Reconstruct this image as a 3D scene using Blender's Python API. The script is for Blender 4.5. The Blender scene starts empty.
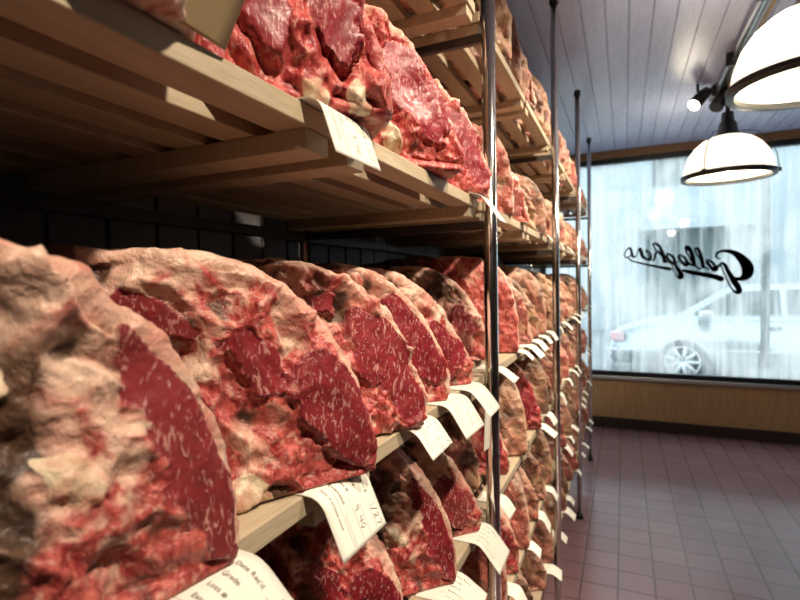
import bpy, bmesh, math, random
import numpy as np
from mathutils import Vector, Matrix

random.seed(7)
S = bpy.context.scene
COL = S.collection
PI = math.pi

# ------------------------------------------------------------------ basics
def link(o):
    COL.objects.link(o); return o

def tag(o, label=None, cat=None, group=None, kind=None):
    if label: o['label'] = label
    if cat: o['category'] = cat
    if group: o['group'] = group
    if kind: o['kind'] = kind
    return o

def empty(name, loc=(0, 0, 0), rz=0.0):
    o = bpy.data.objects.new(name, None)
    o.empty_display_size = 0.05
    o.location = loc; o.rotation_euler = (0, 0, rz)
    return link(o)

def obj(name, me, mat=None, parent=None, loc=None):
    if isinstance(me, bmesh.types.BMesh):
        bm = me
        me = bpy.data.meshes.new(name)
        bm.normal_update(); bm.to_mesh(me); bm.free()
    if mat is not None and not me.materials:
        me.materials.append(mat)
    o = bpy.data.objects.new(name, me)
    link(o)
    if parent: o.parent = parent
    if loc: o.location = loc
    return o

def box(bm, x0, x1, y0, y1, z0, z1, bev=0.0):
    b = bmesh.new()
    bmesh.ops.create_cube(b, size=1)
    bmesh.ops.scale(b, vec=(x1 - x0, y1 - y0, z1 - z0), verts=b.verts)
    bmesh.ops.translate(b, vec=((x0 + x1) / 2, (y0 + y1) / 2, (z0 + z1) / 2), verts=b.verts)
    if bev:
        bmesh.ops.bevel(b, geom=b.edges[:] , offset=bev, segments=2, affect='EDGES', profile=.5)
    tmp = bpy.data.meshes.new('t'); b.to_mesh(tmp); b.free()
    bm.from_mesh(tmp); bpy.data.meshes.remove(tmp)

def tube(bm, pts, r, seg=12, cap=True):
    """round bar through the points; r a number or a list"""
    pts = [Vector(p) for p in pts]
    n = len(pts); rs = r if isinstance(r, (list, tuple)) else [r] * n
    rings = []; prev = None
    for i, p in enumerate(pts):
        d = (pts[min(i + 1, n - 1)] - pts[max(i - 1, 0)]).normalized()
        a = d.orthogonal().normalized() if prev is None else (prev - d * prev.dot(d)).normalized()
        prev = a; b = d.cross(a)
        rings.append([bm.verts.new(p + (a * math.cos(t) + b * math.sin(t)) * rs[i])
                      for t in [2 * PI * k / seg for k in range(seg)]])
    fs = []
    for i in range(n - 1):
        for k in range(seg):
            f = bm.faces.new((rings[i][k], rings[i][(k + 1) % seg], rings[i + 1][(k + 1) % seg], rings[i + 1][k]))
            f.smooth = True
    if cap:
        bm.faces.new(rings[0][::-1]); bm.faces.new(rings[-1])

def lathe(bm, prof, seg=48, flute=0.0, nfl=0, c=(0, 0, 0)):
    rings = []
    for (r, z) in prof:
        ring = []
        for k in range(seg):
            t = 2 * PI * k / seg
            rr = r * (1 + (flute * math.cos(nfl * t) if nfl else 0))
            ring.append(bm.verts.new((c[0] + rr * math.cos(t), c[1] + rr * math.sin(t), c[2] + z)))
        rings.append(ring)
    for i in range(len(prof) - 1):
        for k in range(seg):
            f = bm.faces.new((rings[i][k], rings[i][(k + 1) % seg], rings[i + 1][(k + 1) % seg], rings[i + 1][k]))
            f.smooth = True

def extrude_profile(bm, prof, axis_from, axis_to, put, closed=True):
    """profile of 2D points swept straight; put(a, b, t) -> xyz"""
    A = [bm.verts.new(put(a, b, axis_from)) for a, b in prof]
    B = [bm.verts.new(put(a, b, axis_to)) for a, b in prof]
    n = len(prof)
    for i in range(n if closed else n - 1):
        j = (i + 1) % n
        bm.faces.new((A[i], A[j], B[j], B[i]))
    if closed:
        bm.faces.new(A[::-1]); bm.faces.new(B)
    bmesh.ops.recalc_face_normals(bm, faces=bm.faces[:])

# ------------------------------------------------------------------ materials
def mat(name, color=(.8, .8, .8), rough=.5, metal=0.0, spec=.5, emit=None, estr=0.0):
    m = bpy.data.materials.new(name); m.use_nodes = True
    b = m.node_tree.nodes['Principled BSDF']
    b.inputs['Base Color'].default_value = (*color, 1)
    b.inputs['Roughness'].default_value = rough
    b.inputs['Metallic'].default_value = metal
    b.inputs['Specular IOR Level'].default_value = spec
    if emit:
        b.inputs['Emission Color'].default_value = (*emit, 1)
        b.inputs['Emission Strength'].default_value = estr
    return m

class NT:
    def __init__(s, m):
        s.m = m; s.t = m.node_tree; s.b = s.t.nodes['Principled BSDF']
    def n(s, typ, **kw):
        nd = s.t.nodes.new(typ)
        for k, v in kw.items():
            if k.startswith('i_'):
                nd.inputs[k[2:].replace('_', ' ')].default_value = v
            else:
                setattr(nd, k, v)
        return nd
    def l(s, a, b): s.t.links.new(a, b)
    def coord(s, scale=(1, 1, 1), rot=(0, 0, 0), src='Object'):
        tc = s.n('ShaderNodeTexCoord'); mp = s.n('ShaderNodeMapping')
        mp.inputs['Scale'].default_value = scale; mp.inputs['Rotation'].default_value = rot
        s.l(tc.outputs[src], mp.inputs['Vector']); return mp.outputs['Vector']
    def noise(s, vec, scale, detail=3, dist=0.0, rough=.5):
        nd = s.n('ShaderNodeTexNoise')
        nd.inputs['Scale'].default_value = scale; nd.inputs['Detail'].default_value = detail
        nd.inputs['Distortion'].default_value = dist; nd.inputs['Roughness'].default_value = rough
        s.l(vec, nd.inputs['Vector']); return nd.outputs['Fac']
    def ramp(s, fac, lo, hi, c0=(0, 0, 0), c1=(1, 1, 1)):
        nd = s.n('ShaderNodeValToRGB'); e = nd.color_ramp.elements
        e[0].position = lo; e[1].position = hi
        e[0].color = (*c0, 1); e[1].color = (*c1, 1)
        s.l(fac, nd.inputs['Fac']); return nd.outputs['Color']
    def mix(s, fac, a, b, blend='MIX'):
        nd = s.n('ShaderNodeMix', data_type='RGBA', blend_type=blend)
        for sock, v in ((nd.inputs[0], fac), (nd.inputs[6], a), (nd.inputs[7], b)):
            if isinstance(v, (int, float)): sock.default_value = v
            elif isinstance(v, tuple): sock.default_value = (*v, 1)
            else: s.l(v, sock)
        return nd.outputs[2]
    def math(s, op, a, b=None, clamp=False):
        nd = s.n('ShaderNodeMath', operation=op, use_clamp=clamp)
        for sock, v in ((nd.inputs[0], a), (nd.inputs[1], b)):
            if v is None: continue
            if isinstance(v, (int, float)): sock.default_value = v
            else: s.l(v, sock)
        return nd.outputs[0]
    def bump(s, h, strength=.3, dist=.01):
        nd = s.n('ShaderNodeBump'); nd.inputs['Strength'].default_value = strength
        nd.inputs['Distance'].default_value = dist
        s.l(h, nd.inputs['Height']); s.l(nd.outputs['Normal'], s.b.inputs['Normal'])
    def base(s, c): s.l(c, s.b.inputs['Base Color'])

def wood(name, c0, c1, stretch=(1, 1, 1), rough=.6, scale=14, bump=.15):
    m = mat(name, c0, rough); t = NT(m)
    v = t.coord(stretch)
    a = t.noise(v, scale, 5, .6)
    g = t.noise(v, scale * 5, 3, .2)
    c = t.mix(t.ramp(a, .3, .72), c0, c1)
    c = t.mix(t.math('MULTIPLY', t.ramp(g, .45, .75), .35), c, tuple(x * .55 for x in c0))
    t.base(c); t.bump(g, bump, .002)
    return m

M = {}
M['slat'] = wood('pale_pine', (.44, .35, .23), (.55, .45, .31), (6, .5, 6), .62, 12)
M['ceil'] = wood('painted_boards', (.43, .46, .66), (.50, .53, .73), (3, .3, 3), .27, 8, .05)
M['backwall'] = wood('dark_boards', (.14, .13, .135), (.17, .16, .165), (3, 3, .4), .45, 9, .05)
M['wainscot'] = wood('oak_boards', (.46, .29, .14), (.56, .38, .20), (5, 5, .5), .5, 10)
M['trimwood'] = wood('brown_trim', (.26, .13, .055), (.33, .18, .08), (.5, 5, 5), .5, 10)
M['chrome'] = mat('chrome', (.88, .88, .85), .12, 1.0)
M['rail'] = mat('dull_steel', (.10, .09, .085), .45, .6)
M['black'] = mat('black_paint', (.012, .012, .013), .4)
M['base'] = mat('dark_base_tile', (.035, .022, .018), .5)
M['frame'] = mat('black_frame', (.012, .014, .016), .35)
M['sill'] = mat('pale_metal', (.62, .64, .66), .35, .6)
M['plaster'] = mat('plain_plaster', (.13, .12, .11), .8)
M['paper'] = mat('white_card', (.86, .83, .72), .75)
M['cardshade_cable'] = mat('card_shade_cable_tan', (.50, .37, .19), .8)  # card's shade painted in as tan; also the cable's own tone
M['ink'] = mat('printed_ink', (.09, .09, .085), .8)
M['pencil'] = mat('pen_ink', (.36, .36, .36), .8)
M['redink'] = mat('red_stamp', (.75, .35, .30), .8)
M['asphalt'] = mat('wet_asphalt', (.20, .21, .21), .4)
M['carpaint'] = mat('silver_paint', (.42, .47, .49), .25, .9)
M['carglass'] = mat('car_glass', (.03, .05, .055), .1)
M['tyre'] = mat('tyre_rubber', (.03, .03, .032), .8)
M['hub'] = mat('wheel_alloy', (.7, .72, .73), .3, .5)
M['redlamp'] = mat('lamp_lens', (.75, .45, .47), .3)
M['bldg'] = mat('pale_concrete', (.36, .40, .41), .8)
M['bldgdark'] = mat('grey_storefront', (.07, .10, .10), .6)

# floor: small square quarry tiles
def floor_mat():
    m = mat('quarry_tile', (.2, .09, .07), .34); t = NT(m)
    tc = t.n('ShaderNodeTexCoord')
    br = t.n('ShaderNodeTexBrick')
    br.offset = 0; br.squash = 1
    br.inputs['Scale'].default_value = 1
    br.inputs['Brick Width'].default_value = .155; br.inputs['Row Height'].default_value = .155
    br.inputs['Mortar Size'].default_value = .005; br.inputs['Mortar Smooth'].default_value = .3
    br.inputs['Color1'].default_value = (.265, .15, .165, 1); br.inputs['Color2'].default_value = (.225, .125, .138, 1)
    br.inputs['Mortar'].default_value = (.12, .075, .068, 1)
    mp = t.n('ShaderNodeMapping'); mp.inputs['Location'].default_value = (.03, .05, 0)
    t.l(tc.outputs['Object'], mp.inputs['Vector']); t.l(mp.outputs['Vector'], br.inputs['Vector'])
    n = t.noise(mp.outputs['Vector'], 5, 5, .4)
    c = t.mix(t.math('MULTIPLY', t.ramp(n, .35, .7), .25), br.outputs['Color'], (.17, .095, .09))
    t.base(c)
    t.l(t.ramp(n, .3, .75, (.15,) * 3, (.26,) * 3), t.b.inputs['Roughness'])
    inv = t.math('SUBTRACT', 1.0, br.outputs['Fac'])
    t.bump(inv, .35, .002)
    return m
M['floor'] = floor_mat()

# fogged window pane: condensation with clear runs where drops slid down
def glass_mat():
    m = bpy.data.materials.new('fogged_glass'); m.use_nodes = True
    nt = m.node_tree
    for nd in list(nt.nodes):
        if nd.type == 'BSDF_PRINCIPLED': nt.nodes.remove(nd)
    t = NT.__new__(NT); t.m = m; t.t = nt
    out = nt.nodes['Material Output']
    v1 = t.coord((19, 1, .9)); v2 = t.coord((7, 1, .35)); v3 = t.coord((1.2, 1, .9))
    a = t.noise(v1, 1.0, 4, .4); b = t.noise(v2, 1.0, 3, .5); c = t.noise(v3, 1.0, 2)
    s = t.math('ADD', t.math('MULTIPLY', a, .55), t.math('ADD', t.math('MULTIPLY', b, .45), t.math('MULTIPLY', c, .35)))
    v4 = t.coord((1.6, 1, 1.0)); pm = t.ramp(t.noise(v4, 1.3, 3, .6), .40, .62, (.0,) * 3, (.24,) * 3)
    s = t.math('ADD', s, t.math('SUBTRACT', pm, .16))
    fog = t.ramp(s, .46, .80, (.62,) * 3, (.04,) * 3)
    tr = t.n('ShaderNodeBsdfTransparent'); tl = t.n('ShaderNodeBsdfTranslucent')
    tr.inputs['Color'].default_value = (.93, .97, .97, 1)
    tl.inputs['Color'].default_value = (.95, .93, .88, 1)
    mx = t.n('ShaderNodeMixShader')
    t.l(fog, mx.inputs[0]); t.l(tr.outputs[0], mx.inputs[1]); t.l(tl.outputs[0], mx.inputs[2])
    gl = t.n('ShaderNodeBsdfGlossy'); gl.inputs['Roughness'].default_value = .02
    m2 = t.n('ShaderNodeMixShader'); m2.inputs[0].default_value = .03
    t.l(mx.outputs[0], m2.inputs[1]); t.l(gl.outputs[0], m2.inputs[2])
    t.l(m2.outputs[0], out.inputs['Surface'])
    return m
M['glass'] = glass_mat()

def shade_mat():
    m = mat('ribbed_lamp_glass', (.9, .88, .8), .25); t = NT(m)
    t.b.inputs['Emission Color'].default_value = (1, .88, .68, 1)
    t.b.inputs['Emission Strength'].default_value = 1.5
    return m
M['shade'] = shade_mat()
M['bulb'] = mat('lit_bulb', (1, 1, 1), .5, emit=(1, .93, .80), estr=6)
M['lens'] = mat('lit_lens', (1, 1, 1), .3, emit=(1, .96, .88), estr=9)

# beef: vertex zones say which tissue is where and where shade is painted, nodes give marbling and mottling.
# object colour: R dryness, G redness, B tan cast, A pattern offset
def beef_mat():
    m = mat('aged_beef', (.5, .2, .15), .42); t = NT(m)
    oi = t.n('ShaderNodeObjectInfo')
    sep = t.n('ShaderNodeSeparateColor'); t.l(oi.outputs['Color'], sep.inputs[0])
    at = t.n('ShaderNodeAttribute', attribute_name='zones')
    z = t.n('ShaderNodeSeparateColor'); t.l(at.outputs['Color'], z.inputs[0])
    lean, red, dark, bone = z.outputs[0], z.outputs[1], z.outputs[2], at.outputs['Alpha']
    tc = t.n('ShaderNodeTexCoord'); off = t.n('ShaderNodeVectorMath', operation='ADD')
    comb = t.n('ShaderNodeCombineXYZ')
    for k in range(3): t.l(t.math('MULTIPLY', oi.outputs['Alpha'], 3.7 + k), comb.inputs[k])
    t.l(tc.outputs['Object'], off.inputs[0]); t.l(comb.outputs[0], off.inputs[1])
    v = off.outputs[0]
    mp = t.n('ShaderNodeMapping'); mp.inputs['Rotation'].default_value = (0, .6, 0); mp.inputs['Scale'].default_value = (1, 1, .4)
    t.l(v, mp.inputs['Vector']); vs = mp.outputs['Vector']
    big = t.noise(v, 14, 4, .6); mid = t.noise(v, 40, 4, .8); fine = t.noise(v, 130, 3, .3)
    streak = t.noise(vs, 230, 3, 1.4); streak2 = t.noise(vs, 95, 3, 1.4)
    # lean eye with marbling
    lc = t.mix(t.ramp(mid, .3, .7), (.17, .010, .016), (.30, .022, .034))
    marb = t.math('MAXIMUM', t.ramp(streak, .57, .66), t.ramp(streak2, .62, .69))
    lc = t.mix(t.math('MULTIPLY', marb, .72), lc, (.66, .33, .29))
    # fat
    fc = t.mix(t.ramp(big, .35, .65), (.74, .52, .39), (.62, .24, .18))
    fc = t.mix(t.math('MULTIPLY', t.ramp(mid, .5, .68), .65), fc, (.50, .13, .10))
    fc = t.mix(t.math('MULTIPLY', t.ramp(fine, .55, .75), .4), fc, (.80, .62, .46))
    cr = t.n('ShaderNodeTexNoise', noise_type='RIDGED_MULTIFRACTAL')
    cr.inputs['Scale'].default_value = 17; cr.inputs['Detail'].default_value = 5; cr.inputs['Distortion'].default_value = .9
    t.l(vs, cr.inputs['Vector']); crease = cr.outputs['Fac']
    cm = t.ramp(crease, .62, .95)
    fc = t.mix(t.math('MULTIPLY', cm, .75), fc, (.36, .085, .06))
    # raw red, stringy
    rc = t.mix(t.ramp(streak2, .38, .62), (.28, .018, .022), (.55, .11, .09))
    rc = t.mix(t.math('MULTIPLY', t.ramp(fine, .55, .7), .6), rc, (.72, .42, .32))
    # dried membrane, and the shade painted in at the back
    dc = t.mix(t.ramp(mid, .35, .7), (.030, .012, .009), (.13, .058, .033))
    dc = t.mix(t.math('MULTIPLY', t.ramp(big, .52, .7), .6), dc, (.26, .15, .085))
    redm = t.math('ADD', red, t.math('MULTIPLY', t.math('SUBTRACT', mid, .5), 1.6))
    redm = t.math('ADD', redm, t.math('MULTIPLY', t.math('SUBTRACT', sep.outputs[1], .5), .9))
    c = t.mix(t.ramp(redm, .38, .62), fc, rc)
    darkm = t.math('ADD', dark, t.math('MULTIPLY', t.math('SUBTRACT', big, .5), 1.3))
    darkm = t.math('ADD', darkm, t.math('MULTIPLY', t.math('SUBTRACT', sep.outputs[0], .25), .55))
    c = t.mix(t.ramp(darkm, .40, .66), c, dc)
    leanm = t.math('ADD', lean, t.math('ADD', t.math('MULTIPLY', t.math('SUBTRACT', mid, .5), .9), t.math('MULTIPLY', t.math('SUBTRACT', fine, .5), .5)))
    c = t.mix(t.ramp(leanm, .38, .62), c, lc)
    bc = t.mix(t.ramp(mid, .4, .65), (.72, .60, .42), (.50, .20, .13))
    c = t.mix(t.ramp(bone, .4, .6), c, bc)
    # drying: leathery tan brown in patches
    dry = t.math('ADD', sep.outputs[0], t.math('MULTIPLY', t.math('SUBTRACT', big, .5), 1.5))
    tan = t.mix(t.ramp(mid, .35, .65), (.30, .16, .085), (.52, .34, .20))
    c = t.mix(t.math('MULTIPLY', t.ramp(dry, .36, .72), .9), c, tan)
    char = t.math('MULTIPLY', t.ramp(t.math('ADD', t.math('SUBTRACT', 1.0, big), t.math('MULTIPLY', sep.outputs[0], .22)), .60, .72), t.ramp(sep.outputs[0], .12, .4))
    c = t.mix(t.math('MULTIPLY', char, .85), c, (.045, .022, .016))
    tanm = t.math('MULTIPLY', sep.outputs[2], .6)
    c = t.mix(tanm, c, t.mix(.6, c, (.60, .42, .26)))
    t.base(c)
    t.l(t.ramp(fine, .3, .7, (.33,) * 3, (.55,) * 3), t.b.inputs['Roughness'])
    h = t.math('ADD', t.math('SUBTRACT', t.math('MULTIPLY', mid, 1.2), t.math('MULTIPLY', t.math('MULTIPLY', cm, t.math('SUBTRACT', 1.0, lean, True)), .5)), t.math('ADD', t.math('MULTIPLY', fine, .35), t.math('MULTIPLY', streak, .25)))
    h = t.math('MULTIPLY', h, t.math('SUBTRACT', 1.0, t.math('MULTIPLY', lean, .65)))
    t.bump(h, .75, .006)
    return m
M['beef'] = beef_mat()

# ------------------------------------------------------------------ camera
F_PX = 500.0; VPX, VPY = 624.0, 280.0; CAM = Vector((0, 0, 1.4)); ROLL = math.radians(1.0)
yd = Vector((VPX - 400, 300 - VPY, -F_PX)).normalized()            # world +Y seen in camera axes
u0, u1 = -math.sin(ROLL), math.cos(ROLL)
u2 = (yd.x * u0 + yd.y * u1) / -yd.z
zd = Vector((u0, u1, u2)).normalized(); zd = (zd - yd * zd.dot(yd)).normalized()
xd = yd.cross(zd)
R = Matrix((xd, yd, zd))                                             # rows: world axes in camera space = cam->world
cd = bpy.data.cameras.new('camera'); cam = link(bpy.data.objects.new('camera', cd))
cd.sensor_width = 36; cd.lens = F_PX / 800 * 36; cd.clip_start = .01; cd.clip_end = 200
cam.matrix_world = Matrix.Translation(CAM) @ R.to_4x4()
cd.dof.use_dof = True; cd.dof.focus_distance = .62; cd.dof.aperture_fstop = 7.5
S.camera = cam

# ------------------------------------------------------------------ numpy noise
def _hash(ix, iy, iz, seed):
    h = (ix.astype(np.int64) * 374761393 + iy.astype(np.int64) * 668265263 + iz.astype(np.int64) * 2147483647 + seed * 974634777) & 0xFFFFFFFF
    h = ((h ^ (h >> 13)) * 1274126177) & 0xFFFFFFFF
    h = ((h ^ (h >> 16)) * 2246822519) & 0xFFFFFFFF
    return ((h ^ (h >> 15)) & 0xFFFFFF) / float(0xFFFFFF)

def vnoise(p, seed=0):
    i = np.floor(p).astype(np.int64); f = p - i
    f = f * f * f * (f * (f * 6 - 15) + 10)
    r = 0
    for dx in (0, 1):
        for dy in (0, 1):
            for dz in (0, 1):
                w = (f[:, 0] if dx else 1 - f[:, 0]) * (f[:, 1] if dy else 1 - f[:, 1]) * (f[:, 2] if dz else 1 - f[:, 2])
                r = r + w * _hash(i[:, 0] + dx, i[:, 1] + dy, i[:, 2] + dz, seed)
    return r * 2 - 1

def fbm(p, seed=0, oct=4):
    a, s, r = 1.0, 1.0, 0
    for k in range(oct):
        r = r + a * vnoise(p * s + 17.3 * k, seed + k); a *= .5; s *= 2.03
    return r

def worley(p, seed=0):
    i = np.floor(p).astype(np.int64); best = np.full(len(p), 9.0); b2 = np.full(len(p), 9.0)
    for dx in (-1, 0, 1):
        for dy in (-1, 0, 1):
            for dz in (-1, 0, 1):
                c = i + np.array([dx, dy, dz])
                q = np.stack([_hash(c[:, 0], c[:, 1], c[:, 2], seed + 11 * k) for k in range(3)], 1) + c
                d = np.linalg.norm(q - p, axis=1)
                b2 = np.minimum(b2, np.maximum(best, d)); best = np.minimum(best, d)
    return best, b2

def sstep(a, b, x):
    t = np.clip((x - a) / (b - a), 0, 1); return t * t * (3 - 2 * t)

# ------------------------------------------------------------------ the beef loins
LB, HB = .42, .215          # depth, height
def piece_mesh_data(seed, W=.085, res=.0027, P=None):
    """one bone-in loin lying on its cut edge; front at x=0, back at x=-LB, cut side towards -y.
    Returns verts, quads, vertex normals, zones (lean, red, dark, bone)"""
    P = P or {}
    rs = np.random.RandomState(seed)
    ctr = np.array([-.19, 0, .085])
    lo = np.array([-LB, -W, 0]); hi = np.array([0, W, HB])
    n = np.maximum(6, np.round((hi - lo) / res).astype(int))
    vs, qs = [], []; base = 0
    for ax in range(3):
        a, b = (ax + 1) % 3, (ax + 2) % 3
        for sgn in (0, 1):
            ca = np.linspace(lo[a], hi[a], n[a] + 1); cb = np.linspace(lo[b], hi[b], n[b] + 1)
            A, B = np.meshgrid(ca, cb, indexing='ij')
            v = np.zeros((A.size, 3)); v[:, a] = A.ravel(); v[:, b] = B.ravel(); v[:, ax] = hi[ax] if sgn else lo[ax]
            idx = np.arange(A.size).reshape(A.shape) + base
            q = np.stack([idx[:-1, :-1], idx[1:, :-1], idx[1:, 1:], idx[:-1, 1:]], -1).reshape(-1, 4)
            if not sgn: q = q[:, ::-1]
            vs.append(v); qs.append(q); base += A.size
    V = np.concatenate(vs); Q = np.concatenate(qs)
    key = np.round((V - lo) / 1e-6).astype(np.int64)
    _, first, inv = np.unique(key, axis=0, return_index=True, return_inverse=True)
    V = V[first]; Q = inv.reshape(-1)[Q]
    d = V - ctr; d /= np.linalg.norm(d, axis=1)[:, None]
    cham = P.get('cham', .035); px = P.get('px', 2.0); pz = P.get('pz', 1.5); h = P.get('h', HB)
    def parts(p):
        x, y, z = p[:, 0], p[:, 1], p[:, 2]
        xr = np.clip(x + .2, 0, None) / .2
        A = (xr ** px + np.clip(z / h, 0, None) ** pz - 1) * .12
        A = A + .02 * sstep(-.28, -.42, x)
        B = -(x + LB - .01)
        C = -y - (W - cham * sstep(-.17, .0, x) ** 1.0 - .012 * sstep(.10, h, z))
        D = y - (W - .01 * sstep(.1, h, z) - .012 * sstep(-.06, 0, x))
        return A, B, C, D, -z
    def f(p):
        k = 150.0
        A, B, C, D, E = parts(p)
        return np.log(np.exp(k * A) + np.exp(k * B) + np.exp(k * C) + np.exp(k * D) + np.exp(k * np.minimum(E, .2))) / k
    t0 = np.zeros(len(V)); t1 = np.full(len(V), .6)
    for _ in range(26):
        tm = (t0 + t1) / 2; ins = f(ctr + d * tm[:, None]) < 0
        t0 = np.where(ins, tm, t0); t1 = np.where(ins, t1, tm)
    Pn = ctr + d * t0[:, None]
    def normals(X):
        a = X[Q[:, 2]] - X[Q[:, 0]]; b = X[Q[:, 3]] - X[Q[:, 1]]
        fn = np.cross(a, b); N = np.zeros_like(X)
        for k in range(4): np.add.at(N, Q[:, k], fn)
        return N / (np.linalg.norm(N, axis=1)[:, None] + 1e-12)
    N = normals(Pn)
    x, y, z = Pn.T
    A = parts(Pn)[0]
    o = rs.rand(3) * 50
    # ---- zones on the cut side, in the (x, z) plane with a wobble
    wob = fbm(Pn * 28 + o, seed, 4) * .012
    wob2 = fbm(Pn * 24 + o + 31, seed + 5, 4) * .013
    side = sstep(.35, -.1, N[:, 1])                               # cut side and chamfered front, not the far side
    def ell(cx, cz, a, b, ang):
        ux, uz = math.cos(ang), math.sin(ang)
        dx, dz = x + wob - cx, z + wob2 - cz
        s = (dx * ux + dz * uz) / a; t = (-dx * uz + dz * ux) / b
        return 1 - np.sqrt(s * s + t * t)
    ex, ez, ea, eb, eang = P.get('eye', (-.072, .078, .078, .036, -.93)); ea *= .9; eb *= .86
    E1 = ell(ex, ez, ea, eb, eang)
    # teardrop: pull the top to a point
    inner = sstep(-.003, -.012, A + wob * .35)                      # keeps a fat rim along the outline
    lean = sstep(-.06, .10, E1) * inner
    for (cx, cz, a, b, an) in P.get('lean2', [(-.165, .165, .045, .013, -.5), (-.03, .03, .03, .014, -.9)]):
        lean = np.maximum(lean, sstep(-.05, .2, ell(cx, cz, a, b, an)) * inner)
    lean *= side
    cx, cz = P.get('cav', (-.235, .115))
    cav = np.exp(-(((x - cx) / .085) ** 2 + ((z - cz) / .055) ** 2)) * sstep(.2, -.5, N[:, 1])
    bone = np.zeros(len(x)); bidx = np.zeros(len(x), dtype=int); bdis = np.zeros(len(x))
    for bi, (bx, bz, br) in enumerate(P.get('bones', [(-.145, .062, .017), (-.135, .020, .019)])):
        dd = np.sqrt(((x + wob * .8 - bx) * 1.0) ** 2 + ((z + wob2 * .8 - bz) * .8) ** 2) / br
        mk = sstep(1.15, .75, dd) * sstep(.1, -.4, N[:, 1])
        bidx = np.where(mk > bone, bi, bidx); bone = np.maximum(bone, mk); bdis += .011 * np.clip(1 - dd * dd * .6, 0, 1) * sstep(.1, -.4, N[:, 1])
    flank = sstep(0, -.5, N[:, 1])
    capz = sstep(-.010, -.004, A) * (1 - .0 * flank)
    n1 = fbm(Pn * 17 + o + 7, seed + 20, 4)
    n2 = fbm(Pn * 40 + o + 3, seed + 40, 3)
    fold0 = 1 - np.abs(fbm(np.stack([x * 16 + z * 14, y * 10, z * 9 - x * 8], 1) + o + 90, seed + 90, 3))
    red = .24 + .60 * flank * sstep(-.28, -.10, x) * sstep(.19, .05, z) + .35 * n1 * (.4 + .6 * flank)
    red += P.get('red', 0)
    red = np.clip(red - capz * .35, 0, 1)
    dark = np.clip(1.0 * cav + .95 * sstep(-.17 + P.get('dkx', 0), -.30 + P.get('dkx', 0), x) + .35 * n1 * flank + .40 * np.clip(-n2, 0, 1) * flank + .5 * np.clip(.72 - fold0, 0, 1) * flank - .25 * sstep(-.12, 0, x) + P.get('dark', 0), 0, 1)  # brown membrane, plus shade of the shelf above painted towards the back
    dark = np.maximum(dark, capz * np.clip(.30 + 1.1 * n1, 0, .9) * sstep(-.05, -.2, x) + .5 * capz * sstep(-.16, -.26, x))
    # ---- relief
    w1, w2 = worley(Pn * np.array([17, 17, 21]) + o + wob[:, None] * 60, seed + 60)
    lump = np.clip(w2 - w1, 0, .6)
    ridge = 1 - np.abs(fbm(Pn * 20 + o + 60, seed + 80, 4))
    fold = fold0
    soft = fbm(Pn * 11 + o + 44, seed + 100, 3)
    calm = 1 - .85 * sstep(.2, .8, lean)
    disp = flank * calm * (.008 * (lump - .25) + .012 * (ridge - .75) + .020 * (fold - .8)) - .050 * cav + bdis
    disp += .006 * soft * (.4 + .6 * flank)
    front = sstep(.2, .8, N[:, 0]) * (1 - flank)
    disp += calm * front * (.003 * (lump - .3) + .003 * (ridge - .8))
    disp += .001 * sstep(.3, .9, lean)
    disp *= P.get('rough', 1.0)
    disp += .003 * n2 * (.15 + .85 * calm) * (1 - .6 * sstep(.2, .8, lean))
    # a deep slit between rim and eye on some
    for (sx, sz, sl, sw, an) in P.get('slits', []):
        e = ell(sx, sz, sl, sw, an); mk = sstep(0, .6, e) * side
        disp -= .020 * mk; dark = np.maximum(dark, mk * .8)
    down = sstep(-.4, -.9, N[:, 2])
    X = Pn + N * (disp * (1 - down))[:, None]
    X[:, 2] = np.maximum(X[:, 2], .0005)
    NN = normals(X)
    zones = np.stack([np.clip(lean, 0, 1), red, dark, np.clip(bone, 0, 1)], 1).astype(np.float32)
    # which part each quad belongs to
    fl, fb, fA = lean[Q].mean(1), bone[Q].mean(1), A[Q].mean(1)
    fny = N[:, 1][Q].mean(1)
    kind = np.where(fb > .5, 3 + bidx[Q[:, 0]], np.where(fl > .5, 1, np.where((fA > -.006) | (fny > .2), 2, 0)))
    return X.astype(np.float32), Q, NN.astype(np.float32), zones, kind

def make_mesh(name, X, Q, NN, Z, sel=None):
    if sel is not None:
        Q = Q[sel]
        used, inv = np.unique(Q, return_inverse=True)
        X, NN, Z = X[used], NN[used], Z[used]; Q = inv.reshape(-1, 4)
    me = bpy.data.meshes.new(name)
    me.vertices.add(len(X)); me.vertices.foreach_set('co', X.ravel())
    me.loops.add(Q.size); me.loops.foreach_set('vertex_index', Q.ravel().astype(np.int32))
    me.polygons.add(len(Q)); me.polygons.foreach_set('loop_start', np.arange(0, Q.size, 4, dtype=np.int32))
    me.update(calc_edges=True)
    me.polygons.foreach_set('use_smooth', np.ones(len(Q), dtype=bool))
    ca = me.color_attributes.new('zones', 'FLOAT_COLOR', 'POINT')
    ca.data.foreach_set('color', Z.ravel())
    me.normals_split_custom_set_from_vertices(NN.tolist())
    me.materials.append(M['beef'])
    return me

PARTS = ['rib_side', 'lean_face', 'fat_cap', 'chine_bone', 'chine_bone', 'chine_bone']
VAR = {}
def variant(key, seed, W, res, P, split=True):
    X, Q, NN, Z, kind = piece_mesh_data(seed, W, res, P)
    if split:
        VAR[key] = ([(PARTS[k], make_mesh(PARTS[k], X, Q, NN, Z, kind == k)) for k in range(6) if (kind == k).sum() > 12], W)
    else:
        VAR[key] = (make_mesh('beef_loin', X, Q, NN, Z), W)

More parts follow.
